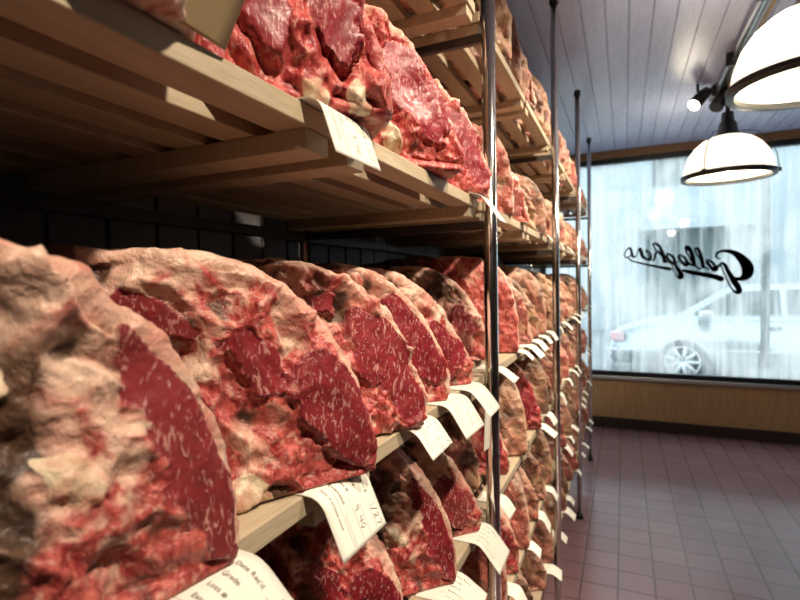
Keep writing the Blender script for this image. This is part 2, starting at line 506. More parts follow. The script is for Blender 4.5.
fine = .0026
variant('big_eye', 3, .085, fine, dict(eye=(-.024, .092, .105, .036, -1.22), lean2=[(-.15, .172, .03, .012, -.5)],
        bones=[(-.125, .140, .011), (-.10, .088, .009)], cav=(-.165, .125), red=-.02, dark=.34, dkx=.08, px=3.0, pz=2.1))  # dark and dkx paint more shade over its upper back
variant('lumpy', 12, .085, fine, dict(eye=(-.040, .072, .074, .038, -1.10), lean2=[(-.115, .118, .04, .020, -.6), (-.19, .165, .035, .012, -.2)],
        bones=[(-.17, .085, .012), (-.12, .014, .016)], cav=(-.24, .11), red=.04, px=2.6, pz=1.9))
variant('triangle', 25, .085, fine, dict(eye=(-.052, .085, .086, .038, -1.05), lean2=[(-.13, .160, .018, .012, -.6), (-.195, .178, .035, .010, -.2)],
        bones=[(-.145, .05, .017), (-.15, .095, .014)], cav=(-.215, .11), red=.02, dark=.05, px=2.4, pz=1.8))
variant('strip', 31, .085, fine, dict(eye=(-.056, .098, .090, .033, -1.05), lean2=[(-.165, .168, .03, .010, -.4)],
        bones=[(-.145, .045, .018)], cav=(-.22, .13), dark=.08, px=2.4, pz=1.8))
variant('porter', 44, .085, fine, dict(eye=(-.068, .080, .070, .030, -1.0), lean2=[(-.13, .060, .045, .022, -1.2), (-.17, .15, .03, .018, -.6)],
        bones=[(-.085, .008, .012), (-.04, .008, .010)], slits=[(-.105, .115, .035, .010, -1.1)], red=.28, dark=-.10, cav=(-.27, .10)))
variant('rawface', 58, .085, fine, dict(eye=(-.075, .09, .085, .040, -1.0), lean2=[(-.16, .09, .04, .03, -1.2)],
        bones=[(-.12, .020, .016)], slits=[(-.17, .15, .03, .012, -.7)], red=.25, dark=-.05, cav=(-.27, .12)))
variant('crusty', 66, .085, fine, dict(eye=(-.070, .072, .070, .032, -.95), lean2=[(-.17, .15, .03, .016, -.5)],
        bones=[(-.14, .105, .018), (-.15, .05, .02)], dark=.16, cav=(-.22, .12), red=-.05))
variant('capped', 73, .085, .0036, dict(cham=.02, eye=(-.05, .07, .02, .01, -1.0), lean2=[], bones=[], dark=-.05, red=.05, h=.240, px=4.0, pz=3.0, cav=(-.27, .12), rough=.45))
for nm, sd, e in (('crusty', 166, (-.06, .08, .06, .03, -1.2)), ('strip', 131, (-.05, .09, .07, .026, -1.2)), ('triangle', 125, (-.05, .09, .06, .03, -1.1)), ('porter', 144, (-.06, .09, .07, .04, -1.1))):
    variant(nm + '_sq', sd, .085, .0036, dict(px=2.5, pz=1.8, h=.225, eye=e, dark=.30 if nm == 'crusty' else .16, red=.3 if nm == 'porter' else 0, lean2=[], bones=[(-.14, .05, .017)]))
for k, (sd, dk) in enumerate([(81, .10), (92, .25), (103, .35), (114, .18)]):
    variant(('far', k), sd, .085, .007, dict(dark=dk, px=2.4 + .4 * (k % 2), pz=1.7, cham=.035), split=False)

# ------------------------------------------------------------------ shelving geometry
XF, XB = -.256, -.67          # shelf front and back
LEV = [('top', 1.928), ('second', 1.561), ('third', 1.216), ('fourth', .930), ('fifth', .650), ('lowest', .350)]
POST_Y = [-.06, .985, 2.03, 3.08, 4.13]
PX, PXB = -.2425, -.690
BAYN = ['nearest', 'second', 'third', 'farthest']
ORD = ['first', 'second', 'third', 'fourth', 'fifth', 'sixth', 'seventh', 'eighth', 'ninth']

rack = tag(empty('shelving_rack', (PX, 2.03, 0)), 'tall chrome-post storage rack along the left wall carrying slatted shelves', 'shelving rack')
def rk(name, bm, m):
    bmesh.ops.translate(bm, vec=(-PX, -2.03, 0), verts=bm.verts)
    return obj(name, bm, m, rack)
for y in POST_Y:
    for x in (PX, PXB):
        bm = bmesh.new(); tube(bm, [(x, y, .02), (x, y, 2.47)], .0138, 20)
        p = rk('post', bm, M['chrome'])
        bm = bmesh.new(); tube(bm, [(x, y, 2.462), (x, y, 2.49)], [.019, .017], 16)
        bmesh.ops.translate(bm, vec=(-PX, -2.03, 0), verts=bm.verts)
        obj('post_cap', bm, M['black'], p)
        bm = bmesh.new(); tube(bm, [(x, y, 0), (x, y, .03)], [.022, .016], 16)
        bmesh.ops.translate(bm, vec=(-PX, -2.03, 0), verts=bm.verts)
        obj('post_foot', bm, M['black'], p)
for ln, zt in LEV:
    for y in POST_Y:
        bm = bmesh.new(); box(bm, PXB, PX, y - .005, y + .005, zt - .056, zt - .0385)
        rk('cross_bar', bm, M['rail'])
    bm = bmesh.new(); box(bm, PXB - .006, PXB + .014, POST_Y[0], POST_Y[-1], zt - .058, zt - .0385)
    rk('long_rail', bm, M['rail'])

# slatted wooden panels, two to a bay
NS = 7; SW = .0385; SP = (abs(XB - XF) - SW) / (NS - 1); TH = .019
def panel_meshes(L):
    bm = bmesh.new()
    for i in range(NS):
        x1 = -i * SP
        box(bm, x1 - SW, x1, 0, L, -TH, 0, .0012)
    s = bpy.data.meshes.new('slat_deck'); bm.to_mesh(s); bm.free(); s.materials.append(M['slat'])
    bs = []
    for y in (.006, L - .044):
        bm = bmesh.new(); box(bm, XB - XF + .004, -.004, y, y + .038, -TH - .0195, -TH, .0012)
        b = bpy.data.meshes.new('batten'); bm.to_mesh(b); bm.free(); b.materials.append(M['slat']); bs.append(b)
    return s, bs
PL = .497
SM, BMS = panel_meshes(PL)
pn = ['near-end', 'far-end']
for ln, zt in LEV:
    for b in range(4):
        for k in range(2):
            y0 = POST_Y[b] - .014 + k * (PL + .022)
            t = tag(empty('slatted_shelf', (XF, y0, zt)), f'{pn[k]} pale wood slatted shelf panel, {ln} level, {BAYN[b]} bay of the rack', 'shelf', 'slatted wooden shelf panels')
            obj('slat_deck', SM, None, t)
            for bb in BMS: obj('batten', bb, None, t)

# ------------------------------------------------------------------ placing loins
LOOK = {'big_eye': 'large pale-fat', 'lumpy': 'lumpy fat-sided', 'triangle': 'triangular-eyed', 'strip': 'narrow-eyed',
        'porter': 'bright red raw', 'rawface': 'fresh red', 'crusty': 'brown-crusted', 'capped': 'round-capped', 'far': 'dry brown'}
TURN = .66
def place(key, y0, y1, lev, bay, idx, dx=0.0, sz=1.0, sx=1.0, col=(.1, .5, 0), rz=0.0, look=None):
    zt = dict(LEV)[lev]
    kk = key if isinstance(key, str) else 'far'
    if bay and kk + '_sq' in VAR: key = kk + '_sq'
    data, W = VAR[key]
    lk = look or LOOK[kk]
    lab = f'{lk} beef loin, {ORD[idx]} from the near end, {lev} shelf of {BAYN[bay]} bay'
    c = (*col, random.random() * 10)
    th = (TURN + rz) * (.4 if kk == 'capped' else .65 if bay else 1)
    sy = .95 * (y1 - y0) * max(.7, math.cos(th)) / (2 * W)
    loc = (XF + .002 + dx, y1 - sy * W * math.cos(th) + .048, zt + .0005)
    rz = th
    if isinstance(data, list):
        t = empty('beef_loin', loc, rz)
        for nm, me in data:
            o = obj(nm, me, None, t); o.color = c
    else:
        t = obj('beef_loin', data); t.location = loc; t.rotation_euler = (0, 0, rz); t.color = c
    t.scale = (sx, sy, sz)
    tag(t, lab, 'beef loin', f'aged beef loins on the {lev} shelf')
    return t

# --- nearest bay, third (eye level) shelf
place('big_eye', .070, .232, 'third', 0, 0, -.004, .99, 1.0, (.02, .45, .1), .62, 'foreground pale-fat large-eyed')
place('lumpy', .262, .430, 'third', 0, 1, .014, 1.0, 1.0, (.04, .50, .05), .20)
place('triangle', .440, .608, 'third', 0, 2, .008, 1.0, 1.0, (.05, .48, .05), .08)
place('strip', .627, .735, 'third', 0, 3, -.002, 1.0, 1.0, (.08, .50, .0))
place('crusty', .740, .890, 'third', 0, 4, -.006, .98, 1.0, (.10, .55, .0))
# --- nearest bay, second shelf
place('strip', .03, .236, 'second', 0, 0, .02, 1.05, 1.0, (.0, .55, .0), 0, 'pink fat-edged')
place('porter', .250, .525, 'second', 0, 1, .02, 1.30, 1.0, (.0, .75, .0), 0, 'large bright red bone-tipped')
place('rawface', .535, .775, 'second', 0, 2, .018, 1.08, 1.0, (.0, .75, .0), 0, 'deep red hollow-faced')
place('triangle', .782, .945, 'second', 0, 3, .014, 1.0, 1.0, (.0, .75, .0), 0, 'narrow red fat-rimmed')
# --- nearest bay, fourth shelf
place('strip', .29, .42, 'fourth', 0, 0, -.03, 1.0, 1.0, (.30, .45, .0), 0, 'shaded brown')
place('lumpy', .43, .59, 'fourth', 0, 1, -.01, 1.0, 1.0, (.10, .50, .0))
place('big_eye', .60, .755, 'fourth', 0, 2, 0, 1.05, 1.0, (.05, .50, .0), 0, 'broad red-eyed')
place('crusty', .775, .93, 'fourth', 0, 3, -.005, 1.0, 1.0, (.15, .50, .1))
# --- nearest bay, lower shelves
for lev in ('fifth', 'lowest'):
    for i, (a, b) in enumerate([(.42, .58), (.59, .75), (.76, .93)]):
        place(['crusty', 'strip', 'capped'][i], a, b, lev, 0, i, -.01, 1.0, 1.0, (.25, .5, .1))
# --- nearest bay, top shelf (above the frame but their weight shows at the slats)
for i, (a, b) in enumerate([(.50, .68), (.70, .92)]):
    place(['crusty', 'capped'][i], a, b, 'top', 0, i, -.03, 1.0, 1.0, (.3, .5, .2))
# --- second bay
B1 = {
 'top': [('crusty', 1.10, 1.29, 0, 1.5, (.55, .3, .5), 'tall dry tan'), ('capped', 1.30, 1.47, -.01, 1.15, (.35, .6, .5), None),
         ('strip', 1.48, 1.64, 0, 1.1, (.45, .5, .4), None), ('crusty', 1.66, 1.80, 0, 1.1, (.55, .5, .4), None), ('capped', 1.81, 1.97, 0, 1.0, (.5, .5, .4), 'knobbly dry')],
 'second': [('triangle', 1.02, 1.11, -.02, 1.05, (.05, .7, .1), None), ('capped', 1.12, 1.34, -.005, .98, (.18, .75, .35), 'broad rosy round-capped'),
            ('strip', 1.35, 1.49, 0, .95, (.30, .6, .3), None), ('crusty', 1.50, 1.68, -.01, .95, (.55, .5, .4), None),
            ('capped', 1.69, 1.83, 0, .9, (.5, .5, .5), 'tan dry'), ('crusty', 1.84, 1.98, 0, .9, (.4, .6, .3), 'mottled crusted')],
 'third': [('crusty', 1.03, 1.19, -.045, 1.0, (.25, .5, .0), 'dark recessed'), ('capped', 1.20, 1.36, -.005, 1.05, (.02, .95, .1), 'bright rosy round-capped'),
           ('strip', 1.37, 1.52, 0, 1.05, (.35, .5, .4), None), ('crusty', 1.53, 1.66, 0, 1.0, (.50, .5, .4), None), ('capped', 1.67, 1.83, 0, 1.0, (.45, .6, .5), 'tan round-capped'),
           ('crusty', 1.84, 1.98, 0, 1.0, (.5, .4, .4), 'dry crusted')],
 'fourth': [('crusty', 1.00, 1.10, -.05, 1.05, (.5, .3, .0), 'dark narrow'), ('porter', 1.11, 1.23, -.01, 1.0, (.3, .6, .0), 'red-lobed'), ('capped', 1.25, 1.45, 0, 1.0, (.50, .35, .6), 'tan leathery'),
            ('porter', 1.48, 1.70, 0, 1.1, (.0, 1.0, .0), 'vivid red'), ('capped', 1.72, 1.86, 0, .95, (.6, .4, .4), 'greenish tan'), ('crusty', 1.87, 1.98, 0, 1.0, (.5, .5, .4), None)],
 'fifth': [('capped', 1.02, 1.16, 0, 1.0, (.25, .7, .4), 'pinkish round-capped'), ('crusty', 1.17, 1.30, 0, 1.1, (.2, .6, .0), None), ('capped', 1.31, 1.46, 0, 1.05, (.3, .6, .5), 'pale tan'),
           ('crusty', 1.47, 1.62, 0, 1.0, (.4, .5, .2), 'dry crusted'), ('strip', 1.63, 1.79, 0, 1.0, (.5, .5, .4), None), ('capped', 1.80, 1.96, 0, .95, (.55, .4, .4), 'greyish tan')],
 'lowest': [('crusty', 1.02, 1.2, 0, 1.0, (.4, .5, .2), None), ('capped', 1.22, 1.4, 0, 1.0, (.5, .4, .3), None), ('strip', 1.41, 1.57, 0, 1.0, (.5, .4, .3), None),
            ('crusty', 1.6, 1.78, 0, 1.0, (.5, .5, .2), 'dry crusted'), ('capped', 1.8, 1.97, 0, 1.0, (.5, .5, .2), 'dry round-capped')],
}
for lev, L in B1.items():
    for i, (k, a, b, dx, sz, col, lk) in enumerate(L):
        place(k, a, b, lev, 1, i, dx, sz, 1.0, col, random.uniform(-.04, .04), lk)
# --- third and farthest bays: small in the picture, one mesh each
toff = {'top': .5, 'second': .45, 'third': .45, 'fourth': .5, 'fifth': .45, 'lowest': .5}
for b in (2, 3):
    for li, (lev, zt) in enumerate(LEV):
        y = POST_Y[b] + .03; i = 0
        while y < POST_Y[b + 1] - .16:
            w = random.uniform(.14, .20); w = min(w, POST_Y[b + 1] - .03 - y)
            hs = random.uniform(.9, 1.12) if lev != 'top' else random.uniform(1.0, 1.4)
            dry = random.uniform(.25, .6)
            lk = random.choice(['dry brown', 'mottled tan', 'pale crusted'])
            place(('far', (i + li + b) % 4), y, y + w - .008, lev, b, i, random.uniform(-.015, .012), hs, 1.0,
                  (dry, random.uniform(.4, .9), random.uniform(.2, .7)), random.uniform(-.06, .06), lk)
            y += w; i += 1

# ------------------------------------------------------------------ paper tags
def text_mesh(txt, size, shear=0.0):
    cu = bpy.data.curves.new('t', 'FONT'); cu.body = txt; cu.size = size; cu.shear = shear; cu.resolution_u = 3
    o = bpy.data.objects.new('t', cu); COL.objects.link(o)
    dg = bpy.context.evaluated_depsgraph_get()
    me = bpy.data.meshes.new_from_object(o.evaluated_get(dg))
    vs = [v.co.xy.copy() for v in me.vertices]; fs = [tuple(p.vertices) for p in me.polygons]
    bpy.data.objects.remove(o); bpy.data.curves.remove(cu); bpy.data.meshes.remove(me)
    return vs, fs

class Card:
    """card lying on the shelf at its inner end and drooping over the edge; s runs outwards, t along the shelf"""
    def __init__(self, L, Wd, droop, flat=.03, rad=.03, curl=0.0):
        self.L, self.W = L, Wd; n = 60; self.n = n
        self.xs = [0.0]; self.zs = [0.0]; self.an = []
        for i in range(n):
            s = (i + .5) / n * L
            k = min(1, max(0, (s - flat) / rad)); k = k * k * (3 - 2 * k)
            a = droop * k + curl * max(0, s - flat - rad) / L
            self.an.append(a)
            self.xs.append(self.xs[-1] + math.cos(a) * L / n); self.zs.append(self.zs[-1] - math.sin(a) * L / n)
    def at(self, s, t, off=0.0):
        u = max(0, min(.9999, s / self.L)) * self.n; i = int(u); f = u - i
        x = self.xs[i] * (1 - f) + self.xs[i + 1] * f; z = self.zs[i] * (1 - f) + self.zs[i + 1] * f
        a = self.an[i]
        return Vector((x + math.sin(a) * off, t, z + math.cos(a) * off))
    def sheet(self, thick=.0006, notch=0):
        bm = bmesh.new(); ns, nt = 24, 8
        for side in (0, 1):
            g = [[bm.verts.new(self.at(self.L * i / ns, self.W * (j / nt - .5), side * thick)) for j in range(nt + 1)] for i in range(ns + 1)]
            for i in range(ns):
                for j in range(nt):
                    q = (g[i][j], g[i + 1][j], g[i + 1][j + 1], g[i][j + 1])
                    f = bm.faces.new(q if side else q[::-1]); f.smooth = True
            if side == 0: g0 = g
        for i in range(ns):
            bm.faces.new((g0[i][0], g0[i + 1][0], g[i + 1][0], g[i][0])); bm.faces.new((g0[i][nt], g[i][nt], g[i + 1][nt], g0[i + 1][nt]))
        for j in range(nt):
            bm.faces.new((g0[0][j], g[0][j], g[0][j + 1], g0[0][j + 1])); bm.faces.new((g0[ns][j], g0[ns][j + 1], g[ns][j + 1], g[ns][j]))
        return bm
    def ink(self, bm, vs, fs, s0, t0, off=.0012):
        """flat glyph mesh: reads along +s, its top towards +t"""
        vv = [bm.verts.new(self.at(s0 + v.x, t0 + v.y, off)) for v in vs]
        for f in fs:
            try:
                fc = bm.faces.new([vv[k] for k in f]); fc.normal_update()
            except ValueError: pass
    def rule(self, bm, s0, s1, t0, w=.0004, off=.0011, n=14):
        for i in range(n):
            a = s0 + (s1 - s0) * i / n; b = s0 + (s1 - s0) * (i + 1) / n
            vv = [bm.verts.new(self.at(*p, off)) for p in ((a, t0 - w / 2), (b, t0 - w / 2), (b, t0 + w / 2), (a, t0 + w / 2))]
            bm.faces.new(vv)
    def stroke(self, bm, pts, s0, t0, w=.0006, off=.0013):
        for (a, b) in zip(pts, pts[1:]):
            A, B = Vector(a), Vector(b); d = (B - A)
            if d.length < 1e-6: continue
            n = Vector((-d.y, d.x)).normalized() * w / 2
            vv = [bm.verts.new(self.at(s0 + p.x, t0 + p.y, off)) for p in (A - n, B - n, B + n, A + n)]
            bm.faces.new(vv)

TXT = {k: text_mesh(k, sz) for k, sz in [("Date Rec'd", .0062), ('Grade', .0062), ('Loss #', .0062), ('Extension', .0062), ('Date of process cured', .0048)]}
DIG = {'1': [[(.002, 0), (.002, .008)]], '/': [[(0, -.001), (.004, .009)]], '2': [[(0, .006), (.002, .008), (.004, .006), (.0, 0), (.005, .0005)]],
       '7': [[(0, .008), (.005, .008), (.0015, 0)]], '9': [[(.004, .006), (.002, .008), (0, .006), (.002, .004), (.004, .006), (.0035, 0)]],
       '.': [[(.001, 0), (.0016, .0006)]], '4': [[(.001, .008), (0, .004), (.005, .0045)], [(.004, .008), (.0035, 0)]],
       '0': [[(.002, 0), (0, .004), (.002, .008), (.004, .004), (.002, 0)]]}
def hand(card, bm, txt, s, t, k=1.0):
    for ch in txt:
        for st in DIG[ch]: card.stroke(bm, [(x * k, y * k) for x, y in st], s, t, .0007)
        s += .0062 * k if ch not in '1.' else .0042 * k

def paper_tag(y, lev, label, L=.105, Wd=.085, droop=.9, dx=0.0, rz=0.0, detail=2, group='paper weight tags', curl=.0, m=None, zoff=.001, rx=0.0, flat=.036, rad=.03):
    zt = dict(LEV)[lev]
    c = Card(L, Wd, droop, flat, rad, curl)
    t = empty('paper_tag', (XF - .034 + dx, y, zt + zoff), rz)
    t.rotation_euler.x = rx
    if detail == 0:
        COL.objects.unlink(t); bpy.data.objects.remove(t)
        t = obj('paper_tag', c.sheet(), m or M['paper']); t.location = (XF - .034 + dx, y, zt + zoff); t.rotation_euler = (rx, 0, rz)
        return tag(t, label, 'tag', group)
    tag(t, label, 'tag', group)
    obj('card', c.sheet(), m or M['paper'], t)
    b0 = .043; bm = bmesh.new(); w = Wd / .085
    tops = [.026, .0125, -.001, -.0145, -.029]
    for k, tt in zip(["Date Rec'd", 'Grade', 'Loss #', 'Extension', 'Date of process cured'], tops):
        c.ink(bm, [v * w for v in TXT[k][0]], TXT[k][1], b0, tt * w)
    obj('printed_form', bm, M['ink'], t)
    bm = bmesh.new()
    for tt in tops[:4]: c.rule(bm, b0 + .03, L - .004, (tt - .0015) * w)
    c.rule(bm, b0 - .01, L - .004, -.020 * w)
    obj('ruled_lines', bm, M['pencil'], t)
    if detail == 2:
        bm = bmesh.new(); hand(c, bm, '1/27', b0 + .037, .027 * w); hand(c, bm, '9.40', b0 + .03, -.0005 * w)
        obj('handwriting', bm, M['pencil'], t)
    return t

paper_tag(.226, 'third', 'white paper tag with handwriting under the foreground loin, bottom edge of photo', rz=.0, droop=.75, Wd=.078, L=.118, dx=.012)
paper_tag(.396, 'third', 'white paper tag hanging below the second loin, third shelf of nearest bay', rz=-.02, droop=1.15, Wd=.078, L=.106)
paper_tag(.605, 'third', 'white paper tag hanging below the third loin, third shelf of nearest bay', rz=.0, droop=.95, Wd=.076, L=.092)
paper_tag(.745, 'third', 'white paper tag hanging below the narrow fourth loin, third shelf of nearest bay', rz=-.05, droop=1.0, Wd=.085, L=.105)
paper_tag(.852, 'third', 'curled white paper tag beside the first chrome post, third shelf', rz=.0, droop=.85, Wd=.075, L=.105, curl=.4)
paper_tag(.408, 'second', 'white paper tag under the large bright red loin, second shelf', rz=.0, droop=1.25, Wd=.085, L=.102)
paper_tag(.915, 'second', 'blank-looking white paper tag hanging at the first chrome post, second shelf', rz=.0, droop=.95, Wd=.06, L=.115, detail=1)
paper_tag(.90, 'fourth', 'white paper tag below the crusted loin beside the first post, fourth shelf', rz=.0, droop=.9, Wd=.085, L=.11, detail=1)
paper_tag(.72, 'fourth', 'white paper tag at the bottom frame edge below the broad red-eyed loin, fourth shelf', rz=.05, droop=.6, Wd=.085, L=.10, detail=1)
# card stood on edge against the first loin of the second shelf, the shade on its back painted in as tan
t = obj('card_marker', None or Card(.055, .10, .02, .2, .1).sheet(), M['cardshade_cable'])
t.location = (XF + .008, .222, 1.563); t.rotation_euler = (0, -1.05, .06)
tag(t, 'card in painted tan shade propped upright on the second shelf edge, top left corner', 'card')
# narrow pierced tag hanging on the meat below the third shelf
bm = bmesh.new()
prof = [(-.011, 0), (-.006, .012), (.006, .012), (.011, 0), (.013, -.08), (-.009, -.082)]
extrude_profile(bm, prof, 0, .0008, lambda a, b, t: (t, a, b))
o = obj('paper_tag', bm, M['paper']); o.location = (XF + .012, .955, 1.152); o.rotation_euler = (0, .06, -.25)
tag(o, 'narrow pointed white tag hanging below the third shelf by the first post', 'tag', 'paper weight tags')
# tags in the other bays
def lab(lev, b, i): return f'small white tag under {ORD[i]} loin from near end, {lev} shelf of {BAYN[b]} bay'
for lev, ys in {'third': [1.05, 1.33, 1.45, 1.58, 1.72, 1.88], 'second': [1.40, 1.75, 1.92], 'fourth': [1.06, 1.66, 1.82], 'fifth': [1.20, 1.42, 1.62, 1.84], 'lowest': [1.3, 1.55, 1.85]}.items():
    for i, y in enumerate(ys):
        paper_tag(y, lev, f'small white tag, {ORD[i]} from near end on {lev} shelf edge, second bay', L=random.uniform(.08, .10), Wd=random.uniform(.05, .07), droop=random.uniform(.5, 1.1),
                  rz=random.uniform(-.1, .1), detail=0)
for b in (2, 3):
    for lev, zt in LEV[1:]:
        for i in range(5):
            if (i + b + int(zt * 10)) % 4 == 0: continue
            paper_tag(POST_Y[b] + .12 + .19 * i + random.uniform(-.03, .03), lev, f'tiny white tag, {ORD[i]} from near end on {lev} shelf edge, {BAYN[b]} bay',
                      L=random.uniform(.08, .10), Wd=random.uniform(.045, .07), droop=random.uniform(.6, 1.2), detail=0)

# ------------------------------------------------------------------ the room
X0, X1, Y0, Y1, ZC = -.76, 2.7, -1.6, 5.12, 2.60
def struct(name, bm, m): return tag(obj(name, bm, m), kind='structure')
bm = bmesh.new(); box(bm, X0 - .1, X1 + .1, Y0 - .1, Y1 + .12, -.1, 0); struct('floor', bm, M['floor'])
def boards(bm, a0, a1, pitch, start, put, t0, t1, groove=.0045, depth=.006, thick=.03):
    prof = [(a0, -thick), (a0, 0)]
    k = math.ceil((a0 - start) / pitch)
    while start + k * pitch < a1 - groove:
        c = start + k * pitch
        if c > a0 + groove: prof += [(c - groove, 0), (c - groove * .5, depth * -1), (c + groove * .5, depth * -1), (c + groove, 0)]
        k += 1
    prof += [(a1, 0), (a1, -thick)]
    extrude_profile(bm, prof, t0, t1, put)
bm = bmesh.new(); boards(bm, X0 - .1, X1 + .1, .099, -.174, lambda a, b, t: (a, t, ZC - b), Y0 - .1, Y1 + .12); struct('ceiling', bm, M['ceil'])
bm = bmesh.new(); boards(bm, Y0 - .1, Y1 + .1, .0945, .452, lambda a, b, t: (X0 + b, a, t), 0, ZC); struct('wall_left', bm, M['backwall'])
bm = bmesh.new(); box(bm, X1, X1 + .1, Y0, Y1, 0, ZC); struct('wall_right', bm, M['plaster'])
bm = bmesh.new(); box(bm, X0, X1, Y0 - .1, Y0, 0, ZC); struct('wall_back', bm, M['plaster'])
ZS, ZT = .50, 2.49                     # glass bottom and top
bm = bmesh.new(); boards(bm, X0, X1, .105, .0, lambda a, b, t: (a, Y1 - b, t), .0, ZS - .035, .003, .003, .1)
struct('wall_front', bm, M['wainscot'])
bm = bmesh.new(); box(bm, X0, X1, Y1 - .016, Y1, 0, .10, .003); struct('baseboard_front', bm, M['base'])
bm = bmesh.new(); box(bm, X0, X1, Y1 - .035, Y1 + .1, ZT + .045, ZC, .002); struct('trim_1', bm, M['trimwood'])
win = tag(empty('window_1', (.97, Y1, ZS)), kind='structure')
def wp(name, bm, m):
    bmesh.ops.translate(bm, vec=(-.97, -Y1, -ZS), verts=bm.verts); return obj(name, bm, m, win)
bm = bmesh.new(); box(bm, X0, X1, Y1 - .004, Y1 + .06, ZT, ZT + .045); box(bm, X0, X1, Y1 - .006, Y1 + .06, ZS - .004, ZS + .040)
box(bm, X0, X0 + .05, Y1 - .004, Y1 + .06, ZS, ZT); box(bm, X1 - .05, X1, Y1 - .004, Y1 + .06, ZS, ZT)
wp('window_frame', bm, M['frame'])
bm = bmesh.new(); box(bm, X0, X1, Y1 - .03, Y1 + .06, ZS - .035, ZS - .004, .003); wp('window_sill', bm, M['sill'])
bm = bmesh.new(); box(bm, X0 + .03, X1 - .03, Y1 + .03, Y1 + .036, ZS + .01, ZT + .02); wp('glass_pane', bm, M['glass'])

# ------------------------------------------------------------------ script lettering on the glass (reads from the street)
def ray(px, py):
    return (R @ Vector(((px - 400), (300 - py), -F_PX))).normalized()
def on_glass(px, py, Y=Y1 + .0285):
    d = ray(px, py); k = (Y - CAM.y) / d.y; p = CAM + d * k
    return p.x, p.z
def catmull(pts, n=6):
    out = []
    P = [pts[0]] + list(pts) + [pts[-1]]
    for i in range(1, len(P) - 2):
        for k in range(n):
            t = k / n
            out.append(tuple(.5 * ((2 * P[i][c]) + (-P[i - 1][c] + P[i + 1][c]) * t + (2 * P[i - 1][c] - 5 * P[i][c] + 4 * P[i + 1][c] - P[i + 2][c]) * t * t
                       + (-P[i - 1][c] + 3 * P[i][c] - 3 * P[i + 1][c] + P[i + 2][c]) * t ** 3) for c in range(3)))
    out.append(tuple(pts[-1])); return out
# strokes of the word as drawn on the pane: points (x, y, width) measured on a 700x600 / 800x550 drawing of each half
LA = lambda x, y, w: (690 + x / 10, 240 + y / 10, w / 10)
LBf = lambda x, y, w: (620 + x / 10, 235 + y / 10, w / 10)
ST = []
ST.append([LA(*p) for p in [(300, 185, 10), (262, 168, 14), (275, 128, 20), (350, 108, 24), (440, 128, 40), (520, 190, 62), (575, 270, 80), (570, 345, 70), (520, 385, 40), (460, 385, 22), (420, 365, 16)]])
ST.append([LA(*p) for p in [(285, 270, 14), (310, 232, 16), (345, 245, 24), (385, 320, 30), (440, 410, 42), (490, 490, 42), (480, 520, 36), (440, 512, 18), (390, 440, 10), (350, 350, 10), (315, 270, 10), (310, 232, 14)]])
ST.append([LA(*p) for p in [(300, 250, 12), (270, 270, 24), (245, 300, 30), (205, 265, 22), (170, 215, 22), (200, 205, 16), (240, 245, 20), (262, 290, 28), (240, 302, 20)]])
ST.append([LA(*p) for p in [(185, 290, 10), (150, 275, 12), (130, 265, 26), (115, 180, 26), (85, 95, 22), (55, 85, 18), (55, 120, 10), (100, 190, 9), (135, 250, 10)]])
ST.append([LA(*p) for p in [(125, 268, 10), (95, 290, 10), (60, 260, 16), (40, 240, 26), (20, 150, 26), (-10, 95, 22), (-35, 90, 16), (-30, 125, 10), (10, 200, 9), (40, 245, 9)]])
ST.append([LBf(*p) for p in [(770, 320, 10), (735, 300, 14), (742, 285, 24), (725, 200, 26), (690, 125, 22), (655, 120, 16), (660, 160, 10), (700, 230, 9), (740, 300, 9)]])
ST.append([LBf(*p) for p in [(725, 305, 10), (690, 285, 22), (655, 300, 28), (610, 255, 20), (588, 215, 22), (615, 205, 16), (655, 240, 20), (680, 290, 26)]])
ST.append([LBf(*p) for p in [(590, 260, 9), (550, 280, 22), (510, 275, 26), (480, 235, 20), (470, 195, 20), (500, 195, 16), (540, 235, 24), (550, 290, 22), (590, 360, 34), (615, 410, 36), (598, 428, 28), (565, 400, 12), (530, 340, 9), (520, 290, 9)]])
ST.append([LBf(*p) for p in [(470, 265, 14), (450, 262, 32), (430, 200, 28), (395, 115, 22), (350, 85, 18), (335, 105, 12), (370, 160, 9), (425, 215, 9), (385, 165, 10), (360, 175, 18), (350, 215, 18), (340, 255, 10), (315, 240, 9)]])
ST.append([LBf(*p) for p in [(320, 220, 10), (290, 170, 18), (262, 155, 14), (270, 190, 10), (305, 225, 18), (295, 245, 26), (260, 235, 18), (240, 210, 9)]])
ST.append([LBf(*p) for p in [(250, 238, 18), (225, 210, 28), (200, 140, 24), (180, 160, 9), (160, 215, 9), (130, 215, 22), (115, 170, 20), (100, 130, 18), (65, 150, 10), (42, 195, 9), (60, 225, 9), (95, 215, 10), (110, 200, 14)]])
ST.append([LBf(*p) for p in [(80, 220, 9), (110, 255, 12), (220, 285, 16), (380, 318, 22), (495, 340, 30)]])
ST.append([LBf(*p) for p in [(630, 355, 20), (720, 375, 34), (850, 398, 36), (940, 415, 40)]] + [LA(310, 388, 44)])
bm = bmesh.new()
